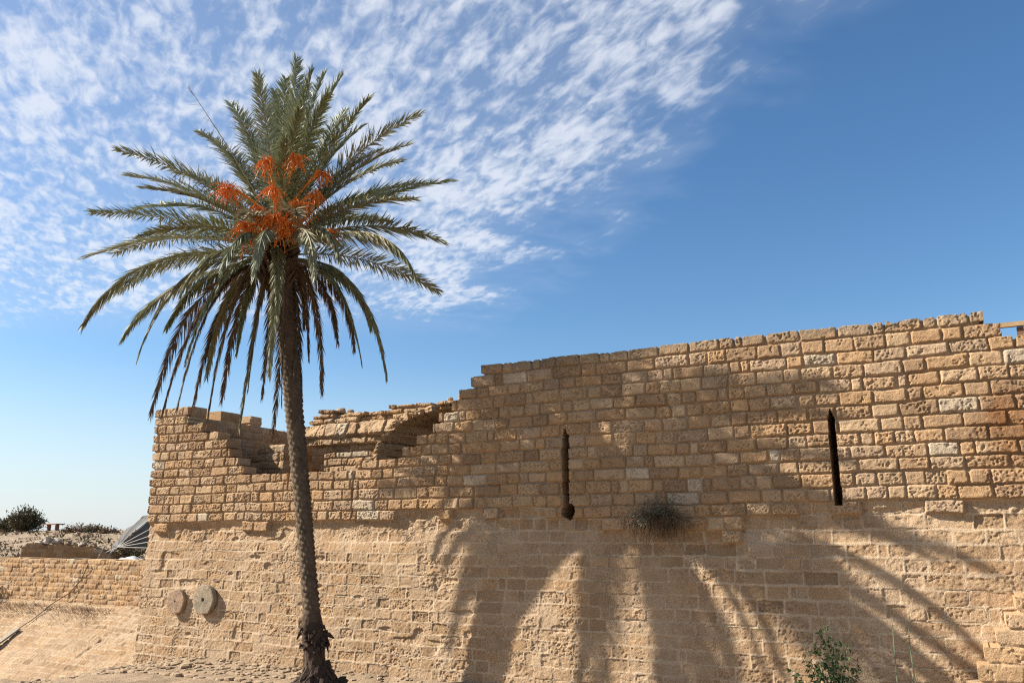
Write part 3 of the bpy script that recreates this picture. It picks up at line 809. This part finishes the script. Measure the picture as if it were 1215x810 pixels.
def shrub(name, label, base, w, h, n, leaf, mats, seed, branches=40, group=None, ratio=.35, flat=1.0):
    """branching bush: foliage part and stems part"""
    r = np.random.RandomState(seed); base = A(base, float)
    root = thing(name, label, 'bush', tuple(base), group)
    st = MB(); fo = MB()
    for i in range(branches):
        a = r.rand() * 2 * PI; q = r.rand() ** .5
        tip = base + A([math.cos(a) * w * q * .5, math.sin(a) * w * q * .5 * flat, h * (1 - .55 * q * q) * r.uniform(.62, 1.06)])
        mid = base * .45 + tip * .55 + A([0, 0, .08 * h]) + r.randn(3) * .05 * w
        st.tube([base + r.randn(3) * .04 * w * A([1, 1, 0]), mid, tip], A([.02, .012, .004]) * max(w, .5), 4, cap=False)
        k = max(3, n // branches)
        t = r.uniform(.35, 1.0, k)[:, None]
        c = (1 - t) ** 2 * base + 2 * t * (1 - t) * mid + t * t * tip + r.randn(k, 3) * .075 * w
        c[:, 2] = np.maximum(c[:, 2], base[2] + .02)
        leaf_quads(fo, c, leaf, r, m=int(r.rand() < .35) if len(mats) > 1 else 0, dirs=(tip - base)[None] + .8 * np.linalg.norm(tip - base) * r.randn(k, 3), ratio=ratio)
    fo.build('foliage', mats, root); st.build('stems', M['twig'], root)
    return root

hz = lambda x, y: float(hill_z(x, y))
shrub('bush', 'big round dark bush standing on the hill crest at far left', (-74.6, 46, hz(-74.6, 46) - .1), 3.0, 2.25, 4200, .26, [M['bushleaf'], M['bushbrown']], 801, 90)
shrub('bush', 'lower dark bush at the far left frame edge beside the big round one', (-77.4, 46.2, hz(-77.4, 46.2) - .1), 2.3, 1.5, 2000, .24, [M['bushleaf'], M['bushbrown']], 802, 60)
for i, (x, y, w, h, lb, ms) in enumerate([(-65.6, 45, 2.6, .42, 'brown dry scrub on the hill crest just right of the wooden table', ['grass', 'bushbrown']),
                                      (-63.2, 45, 1.6, .6, 'grey green spiky scrub in the middle of the hill crest', ['bushbrown', 'bushleaf']),
                                      (-61.0, 44.6, 1.6, .3, 'low grey scrub at the right end of the hill crest row', ['grass', 'bushbrown'])]):
    shrub('scrub', lb, (x, y, hz(x, y) - .05), w, h, 900, .22, [M[ms[0]], M[ms[1]]], 810 + i, 40, 'scrub along the hill crest')
shrub('scrub', 'small dark green scrub on the slope above the ruined low wall', (-45.4, 31.5, hz(-45.4, 31.5) - .05), 1.4, .8, 900, .16, [M['bushleaf'], M['olive']], 815, 30)
shrub('scrub', 'olive weeds on the bank left of the grey parasol', (-38.6, 29.5, hz(-38.6, 29.5)), 2.6, 1.15, 1500, .16, [M['olive'], M['grass']], 816, 50)
shrub('scrub', 'tall yellow green weeds between the parasol and the tower corner', (-33.4, 27.2, hz(-33.4, 27.2)), 1.9, 2.55, 1700, .16, [M['olive'], M['bushleaf']], 817, 40)
shrub('dry_bush', 'dark brown dry bush on the apron at the left frame edge', (-34.6, DW + 3.6, -2.62), 1.6, .95, 1800, .12, [M['bushbrown'], M['twig']], 818, 50)

# dry grass on the ledge below the low wall
mb = MB(); r = np.random.RandomState(31)
for i in range(2600):
    x = r.uniform(-36, -26.3); q = sst(-25.8, -28, x) * (.55 + .45 * float(vn(x * .9, 0, 61)))
    if r.rand() > q + .12: continue
    y = DW + 3.75 - abs(r.randn()) * .35; z = -2.45 - (DW + 3.98 - y) * .6
    L = r.uniform(.12, .38); d = unit(A([r.uniform(-.9, 1.2), -.5 * r.rand(), .55]) )
    w = A([.008, 0, .004])
    mb.add([A([x, y, z]) - w, A([x, y, z]) + w, A([x, y, z]) + d * L], [[0, 1, 2]])
tag(mb.build('dry_grass', M['grass']), 'reddish brown dry grass lying along the ledge under the low wall', 'grass', kind='stuff')

# grey shrub growing out of the wall
root = thing('wall_shrub', 'grey green desert shrub growing out of the wall between the two arrow slits', 'bush', (-5.2, DW - .05, .3))
r = np.random.RandomState(41); st = MB(); fo = MB(); hg = MB(); b0 = A([-5.2, DW - .02, .33])
for i in range(130):
    a = r.uniform(-.3, PI + .3); L = r.uniform(.25, .80)
    tip = b0 + A([math.cos(a) * L * 1.0, -r.uniform(.12, .5), math.sin(a) * L * .66 - .06])
    mid = (b0 + tip) / 2 + A([0, -.06, .07])
    st.tube([b0, mid, tip], [.007, .005, .002], 3, cap=False)
    k = 18; t = r.uniform(.3, 1.08, k)[:, None]
    c = (1 - t) ** 2 * b0 + 2 * t * (1 - t) * mid + t * t * tip + r.randn(k, 3) * .035
    leaf_quads(fo, c, .055, r, m=int(r.rand() < .16), dirs=np.repeat((tip - b0)[None], k, 0) + .35 * r.randn(k, 3), ratio=.22)
for i in range(240):
    x = b0[0] + r.randn() * .26; p = A([x, DW - r.uniform(.05, .32), b0[2] + r.uniform(-.12, .1)])
    q = p + A([r.uniform(-.12, .2), -.04 * r.rand(), -r.uniform(.15, .5)])
    hg.tube([p, (p + q) / 2 + A([.03 * r.randn(), -.04, 0]), q], [.004, .004, .002], 3, cap=False)
fo.build('foliage', [M['greyleaf'], M['paleleaf']], root); st.build('stems', M['twig'], root)
o = hg.build('dead_stems', M['twig'], root); o['label'] = 'brown dead stems hanging below the shrub'

# dry vine on the wall left of the first slit
root = MB(); r = np.random.RandomState(45)
for i in range(9):
    p = A([-11.75 + r.uniform(-.15, .5), DW - .05, .45 + r.uniform(-.15, .1)]); pts = [p]; d = A([.12, 0, -.10])
    for k in range(9):
        d = unit(d + A([r.uniform(-.6, .6), 0, r.uniform(-.7, .4)])) * .11
        p = p + d; p[1] = DW - .04 - .02 * r.rand(); pts.append(p.copy())
    root.tube(pts, np.linspace(.006, .003, len(pts)), 4, cap=False)
tag(root.build('dry_vine', M['twig']), 'thin curling dry vine on the wall between palm and first arrow slit', 'vine')

# leafy plant at the bottom edge
gz = float(ground_z(-2.1, DW - 1.0))
root = thing('leafy_plant', 'young green leafy plant growing at the wall foot near the bottom frame edge', 'plant', (-2.1, DW - 1.0, gz))
r = np.random.RandomState(47); st = MB(); fo = MB(); b0 = A([-2.1, DW - 1.0, gz])
for i, (tx, tz) in enumerate([(-.02, 1.80), (-.38, 1.35), (.34, 1.52), (-.62, 1.0), (.14, 1.55), (-.2, 1.5), (.42, 1.15), (-.45, .85), (.2, 1.0), (0, 1.2), (-.1, 1.0), (.3, .8), (-.3, 1.1), (.05, 1.4)]):
    tip = b0 + A([tx, r.uniform(-.2, .2), tz]); mid = b0 + A([tx * .35, r.uniform(-.08, .08), tz * .6])
    ts = np.linspace(0, 1, 10)[:, None]; path = (1 - ts) ** 2 * b0 + 2 * ts * (1 - ts) * mid + ts * ts * tip
    st.tube(path, np.linspace(.012, .004, 10), 4, cap=False)
    for s in r.uniform(.4, 1, 22):
        q = (1 - s) ** 2 * b0 + 2 * s * (1 - s) * mid + s * s * tip
        tw = unit(A([r.randn(), r.randn(), .2])) * r.uniform(.05, .16); e = q + tw
        st.tube([q, e], [.004, .003], 3, cap=False)
        k = r.randint(3, 6); c = q + tw * np.linspace(.35, 1.0, k)[:, None]
        leaf_quads(fo, c, .085, r, dirs=np.repeat(unit(tw)[None], k, 0) * .6 - Z_ * .7 + .5 * r.randn(k, 3), ratio=.42)
fo.build('leaves', M['green'], root); st.build('stems', M['stem'], root)

for i, (x, top, x2, lb) in enumerate([(-1.10, -1.46, -1.20, 'left of two thin pale green stalks rising by the wall near the leafy plant'), (-.86, -1.38, -.84, 'right of two thin pale green stalks rising by the wall near the leafy plant')]):
    y = DW - .75; z0 = float(ground_z(x, y)); s = np.linspace(0, 1, 12)[:, None]
    a = A([x2 + .12, y, z0]); b = A([x, y + .15, top]); m_ = A([x - .03, y - .05, (z0 + top) / 2])
    mb = MB(); mb.tube((1 - s) ** 2 * a + 2 * s * (1 - s) * m_ + s * s * b, np.linspace(.013, .008, 12), 5)
    tag(mb.build('green_stalk', M['stem']), lb, 'plant stalk', 'green stalks by the wall')
mb = MB(); mb.tube([A([-.55, DW - .5, -1.6]), A([-.30, DW - .55, -1.95]), A([-.05, DW - .7, -2.45]), A([.1, DW - .8, -3.2])], .008, 5)
tag(mb.build('dry_twig', M['twig']), 'thin dark bare twig leaning on the wall left of the stepped buttress', 'twig')

# ------------------------------------------------------------------ stepped buttress at the right edge
but = thing('stepped_buttress', 'stepped stone stair of big pale blocks against the wall at the right edge', 'buttress', (1.6, DW - .8, -3.2))
def but_func(U, V):
    al = [-.8, -.64, -.48, -.32, -.13, .04, .17, .36, .53, .68]
    B = blocks(U, V, A([-3.7, -3.44, -3.16, -2.84, -2.54, -2.26, -1.97, -1.70, -1.44, -1.19, -.91]), .45, .75, 621, align=al)
    h, col, d = face_upper(U, V, B, 631, cushion=.03); h = h * .7
    col = col * A([1.2, 1.24, 1.28])
    keep = B['U2'] > A(al)[B['row']]
    rim = keep & ~shrink(keep, 4)
    keep &= ~(rim & (d < .014))
    return h, keep, col
relief('masonry', -.9, 4.5, -3.6, -.91, .018, but_func, lambda U, V, h: np.stack([U, DW - .7 - h, V], -1), .75, but, M['stone'])

# ------------------------------------------------------------------ handrail behind the wall, top right
root = thing('wooden_handrail', 'pale wooden handrail on a red brown post behind the wall top at right', 'handrail', (2.2, DW + 1.5, 2.6))
mb = MB(); mb.box((2.2, DW + 1.5, 3.93), (2.5, .10, .085)); mb.build('rail', M['wood'], root)
for px in (1.52, 3.1):
    mb = MB(); mb.box((px, DW + 1.56, 3.1), (.11, .11, 1.55)); mb.build('post', M['redwood'], root)

# ------------------------------------------------------------------ things beyond the low wall
ruin = thing('ruined_wall', 'ruined low stone wall on the bank behind the left low wall', 'ruin', (-40.5, 27, -1.3))
def ruin_func(U, V):
    B = blocks(U, V, row_list(-.28, -1.6, .16, .22, 81), .25, .5, 821)
    h, col, d = face_upper(U, V, B, 831, cushion=.03)
    col = col * A([.85, .80, .74])
    top = np.interp(U, [-42.0, -41.8, -40.5, -39.2, -38.4, -38.1], [-.6, -.36, -.40, -.55, -.62, -1.0]) + .10 * vn(U * 2.1, U * 0, 84)
    return h, V < top, col
relief('masonry', -42.0, -38.0, -1.6, -.25, .03, ruin_func, lambda U, V, h: np.stack([U + h * .48, 27 - h * .88 + (U + 40) * .55, V], -1), .8, ruin, M['stone'])
for i, (x, z, s, lb) in enumerate([(-43.0, -.22, .5, 'first from the left'), (-42.4, -.10, .62, 'second from the left, the highest one'), (-41.7, -.14, .55, 'third from the left'), (-41.0, -.24, .45, 'fourth from the left'), (-40.0, -.30, .42, 'fifth from the left, low'), (-39.1, -.36, .38, 'rightmost and small')]):
    x = -41.5 + (x + 43) * .62; s = s * .72; y = 27.3 + (x + 40) * .55; z -= .13; mb = MB(); mb.rock((x, y, z), (s * 1.3, s, s * .75), 850 + i, square=.35, rough=.35)
    tag(mb.build('pale_boulder', M['palerock'] if i not in (3, 5) else M['rock']), 'pale boulder on the ruined low wall, ' + lb, 'boulder', 'pale boulders on the ruined wall')

mb = MB(); r = np.random.RandomState(66)
for i in range(260):
    y = r.uniform(28, 46.5); x = -y * r.uniform(1.25, 1.75); hh = r.uniform(.06, .22) * (2 if r.rand() < .12 else 1); m = int(r.rand() < .3)
    c = A([x, y, float(hill_z(x, y))])
    leaf_quads(mb, c + r.randn(16, 3) * A([1.6, 1.6, .25]) * hh, hh * 1.1, r, m=m, dirs=np.repeat(A([[0, 0, .8]]), 16, 0) + .5 * r.randn(16, 3))
for i in range(150):
    y = r.uniform(28, 46); x = -y * r.uniform(1.25, 1.75); q = r.uniform(.08, .3)
    mb.rock((x, y, float(hill_z(x, y))), (q * 1.4, q, q * .7), 1500 + i, m=2, rough=.4, nu=7, nv=4)
tag(mb.build('ground_cover', [M['grass'], M['olive'], M['rock']]), 'dry weeds and loose stones strewn over the sandy hill', 'weeds', kind='stuff')

# toppled parasol
par = thing('parasol', 'large toppled grey parasol lying on its side behind the low wall by the tower', 'parasol', (-33.0, 25, -.9))
hub = A([-32.85, 24.6, -.50]); ax = unit(A([.30, .55, .25]))
e1 = unit(A([-.42, .05, -.12])); 
# rim points of the panels, fanned round the hub
rim = [A([-34.35, 25.1, -1.15]), A([-33.95, 25.2, -.35]), A([-33.35, 25.35, .35]), A([-32.55, 25.5, .88]), A([-31.45, 25.5, 1.08]), A([-30.6, 25.4, .75]), A([-30.1, 25.3, .35]), A([-29.9, 25.2, -.1]), A([-30.0, 25.1, -.55])]
for i in range(len(rim) - 1):
    a, b = rim[i], rim[i + 1]; mb = MB(); n = 6
    G = []
    for u in np.linspace(0, 1, n):
        for v in np.linspace(0, 1, n):
            q = hub + (a * (1 - v) + b * v - hub) * u
            q = q + A([0, .22, -.05]) * math.sin(v * PI) * u * (1.0 if i > 3 else .5) - A([0, .3, 0]) * math.sin(u * PI) * (.6 if i < 4 else .1)
            G.append(q)
    I = np.arange(n * n).reshape(n, n)
    mb.add(G, np.stack([I[:-1, :-1], I[:-1, 1:], I[1:, 1:], I[1:, :-1]], -1).reshape(-1, 4))
    mb.build('canopy_panel', M['canvas'], par, smooth=True)
for i in range(3, len(rim)):
    mb = MB(); mb.tube([hub - A([0, .05, 0]), (hub + rim[i]) / 2 - A([0, .07, 0]), rim[i] - A([0, .05, 0])], [.022, .018, .014], 5); mb.build('rib', M['rib'], par)
mb = MB(); mb.tube([A([-34.0, 24.3, -1.35]), A([-33.55, 24.45, -.45])], .03, 6); mb.tube([A([-33.85, 24.4, -.85]), hub], .02, 5); mb.build('pole', M['rib'], par)
mb = MB(); r = np.random.RandomState(91); n = 16
G = [[-32.0 + 2.0 * u, 23.6 + .8 * v, -1.16 + .27 * math.sin(PI * min(1, u * 1.1)) * math.sin(PI * (.15 + .7 * v)) + .13 * float(fbm(u * 5, v * 5, 95, 3))] for u in np.linspace(0, 1, n) for v in np.linspace(0, 1, n)]
I = np.arange(n * n).reshape(n, n); mb.add(G, np.stack([I[:-1, :-1], I[:-1, 1:], I[1:, 1:], I[1:, :-1]], -1).reshape(-1, 4))
tag(mb.build('tarpaulin', M['tarp'], smooth=True), 'crumpled white tarpaulin heaped below the grey parasol', 'tarpaulin')

# wooden table on the crest
tb = thing('wooden_table', 'small red brown wooden table on the hill crest right of the dark bush', 'table', (-70.5, 46, hz(-70.5, 46)))
zt = .98
mb = MB(); mb.box((-70.5, 46, zt), (2.0, .8, .09)); mb.build('table_top', M['redwood'], tb)
for sx in (-.55, .6):
    for sy in (0,):
        z0 = hz(-70.5 + sx, 46 + sy) - .05
        mb = MB(); mb.box((-70.5 + sx, 46 + sy, (zt - .045 + z0) / 2), (.14, .3, zt - .045 - z0)); mb.build('leg', M['redwood'], tb)

# cable and the weathered board on the apron
def gp(x, v, lift=.03):
    q = gl_xf(A(x), A(v), A(float(lift))); return q.reshape(3)
mb = MB()
pts = [A([-28.6, DW + 3.93, -1.0]), A([-28.9, DW + 3.92, -1.6]), A([-29.5, DW + 3.9, -2.1]), gp(-30.2, .2, .06)] + [gp(-30.2 + .15 * math.sin(k * .5) + k * .03, .2 + k * .27, .09) for k in range(1, 7)]
mb.tube(pts, .016, 5)
tag(mb.build('cable', M['cable']), 'thin dark cable running down the low wall onto the stone apron', 'cable')
a, b = gp(-29.9, 1.75, .13), gp(-29.75, 3.5, .13)
d_ = unit(b - a); Lb = np.linalg.norm(b - a); xx = A([1., 0, 0]); nn = unit(np.cross(xx, d_)); xx = np.cross(d_, nn)
mb = MB(); mb.box((a + b) / 2, (.20, Lb, .06), rot=np.stack([xx, d_, nn], 1))
tag(mb.build('board', M['greywood']), 'narrow weathered grey board lying down the stone apron at bottom left', 'board')

# ------------------------------------------------------------------ camera
f_px = 963.0
cam = bpy.data.cameras.new('camera'); co = bpy.data.objects.new('camera', cam); C.objects.link(co)
cam.sensor_width = 36.0; cam.lens = 36.0 * f_px / 1215.0
co.location = (0, 0, 0)
co.rotation_euler = (math.radians(90 + 13.4327), 0, YAW)
cam.clip_start = .1; cam.clip_end = 5000
S.camera = co

# ------------------------------------------------------------------ sun and sky
sd = unit(-SUN_TRAVEL)
el = math.asin(sd[2]); az = math.atan2(sd[0], sd[1])
sl = bpy.data.lights.new('sun', 'SUN'); so = bpy.data.objects.new('sun', sl); C.objects.link(so)
sl.energy = 5.0; sl.angle = math.radians(.5); sl.color = (1.0, .93, .82)
from mathutils import Vector
so.rotation_euler = Vector(tuple(SUN_TRAVEL)).to_track_quat('-Z', 'Y').to_euler()
so.location = (-30, -10, 25)

w = bpy.data.worlds.new('World'); S.world = w; w.use_nodes = True
nt = w.node_tree; nt.nodes.clear()
N = nt.nodes.new; L = nt.links.new
out = N('ShaderNodeOutputWorld'); bg = N('ShaderNodeBackground'); L(bg.outputs[0], out.inputs[0])
sky = N('ShaderNodeTexSky'); sky.sky_type = 'NISHITA'; sky.sun_disc = False
sky.sun_elevation = el; sky.sun_rotation = az % (2 * PI)
sky.air_density = 1.0; sky.dust_density = .4; sky.ozone_density = 2.5; sky.altitude = 30
bg.inputs['Strength'].default_value = .051
tc = N('ShaderNodeTexCoord')
def math_(op, a, b=None, clamp=False):
    n = N('ShaderNodeMath'); n.operation = op; n.use_clamp = clamp
    for i, q in enumerate((a, b)):
        if q is None: continue
        if isinstance(q, (int, float)): n.inputs[i].default_value = q
        else: L(q, n.inputs[i])
    return n.outputs[0]
def dot(v):
    n = N('ShaderNodeVectorMath'); n.operation = 'DOT_PRODUCT'; L(tc.outputs['Generated'], n.inputs[0]); n.inputs[1].default_value = tuple(v); return n.outputs['Value']
zz = math_('MAXIMUM', dot((0, 0, 1)), .03)
ca = math_('DIVIDE', dot(R_), zz); cb = math_('DIVIDE', dot(F_), zz)
def smooth(v, a, b):
    n = N('ShaderNodeMapRange'); n.interpolation_type = 'SMOOTHSTEP'; L(v, n.inputs['Value'])
    n.inputs['From Min'].default_value = a; n.inputs['From Max'].default_value = b; return n.outputs['Result']
def noise(sa, sb, scale, detail, rough, dist=0.0, rot=0.0, off=0.0):
    cmb = N('ShaderNodeCombineXYZ')
    c, s = math.cos(rot), math.sin(rot)
    a2 = math_('ADD', math_('MULTIPLY', ca, c), math_('MULTIPLY', cb, s)); b2 = math_('SUBTRACT', math_('MULTIPLY', cb, c), math_('MULTIPLY', ca, s))
    L(math_('MULTIPLY', a2, sa), cmb.inputs[0]); L(math_('MULTIPLY', b2, sb), cmb.inputs[1]); cmb.inputs[2].default_value = off
    n = N('ShaderNodeTexNoise'); n.inputs['Scale'].default_value = scale; n.inputs['Detail'].default_value = detail; n.inputs['Roughness'].default_value = rough; n.inputs['Distortion'].default_value = dist
    L(cmb.outputs[0], n.inputs['Vector']); return n.outputs['Fac']
puffs = noise(1.0, .42, 25, 5, .55, .3, .42, 3.1)
broad = noise(1, 1, 2.1, 3, .5, 0, 0, 8.2)
edge_n = noise(1, 1, 3.2, 3, .6, .3, 0, 1.7)
# edge of the deck: covered where a + .29*(b-1.36) < .55
edge = math_('ADD', math_('ADD', ca, math_('MULTIPLY', cb, .33)), math_('MULTIPLY', math_('SUBTRACT', edge_n, .5), -1.1))
cover = smooth(edge, 1.32, .74)
far = smooth(cb, 4.3, 3.3)
cover = math_('MULTIPLY', math_('MULTIPLY', cover, far), smooth(ca, .82, .55))
thr = math_('ADD', puffs, math_('MULTIPLY', math_('SUBTRACT', broad, .5), .55))
thr = math_('ADD', thr, math_('MULTIPLY', math_('SUBTRACT', cover, 1.0), .36))
cl = smooth(thr, .33, .72)
cl = math_('MULTIPLY', math_('ADD', math_('MULTIPLY', cl, .62), .15), cover)
mix = N('ShaderNodeMix'); mix.data_type = 'RGBA'
L(cl, mix.inputs['Factor']); hs = N('ShaderNodeHueSaturation'); hs.inputs['Saturation'].default_value = 1.2; hs.inputs['Value'].default_value = 1.2; L(sky.outputs[0], hs.inputs['Color'])
hz_f = math_('MULTIPLY', smooth(dot((0, 0, 1)), .22, -.02), .75)
hm = N('ShaderNodeMix'); hm.data_type = 'RGBA'; L(hz_f, hm.inputs['Factor']); L(hs.outputs[0], hm.inputs['A']); hm.inputs['B'].default_value = (5.3, 6.0, 6.9, 1)
L(hm.outputs['Result'], mix.inputs['A']); mix.inputs['B'].default_value = (7.0, 7.3, 7.9, 1)
L(mix.outputs['Result'], bg.inputs['Color'])

S.view_settings.view_transform = 'Standard'; S.view_settings.look = 'None'
S.view_settings.exposure = 1.33; S.view_settings.gamma = 1.0
S.render.resolution_x = 1024; S.render.resolution_y = 682
S.render.engine = 'CYCLES'
S.cycles.use_denoising = False
S.cycles.filter_width = 1.2
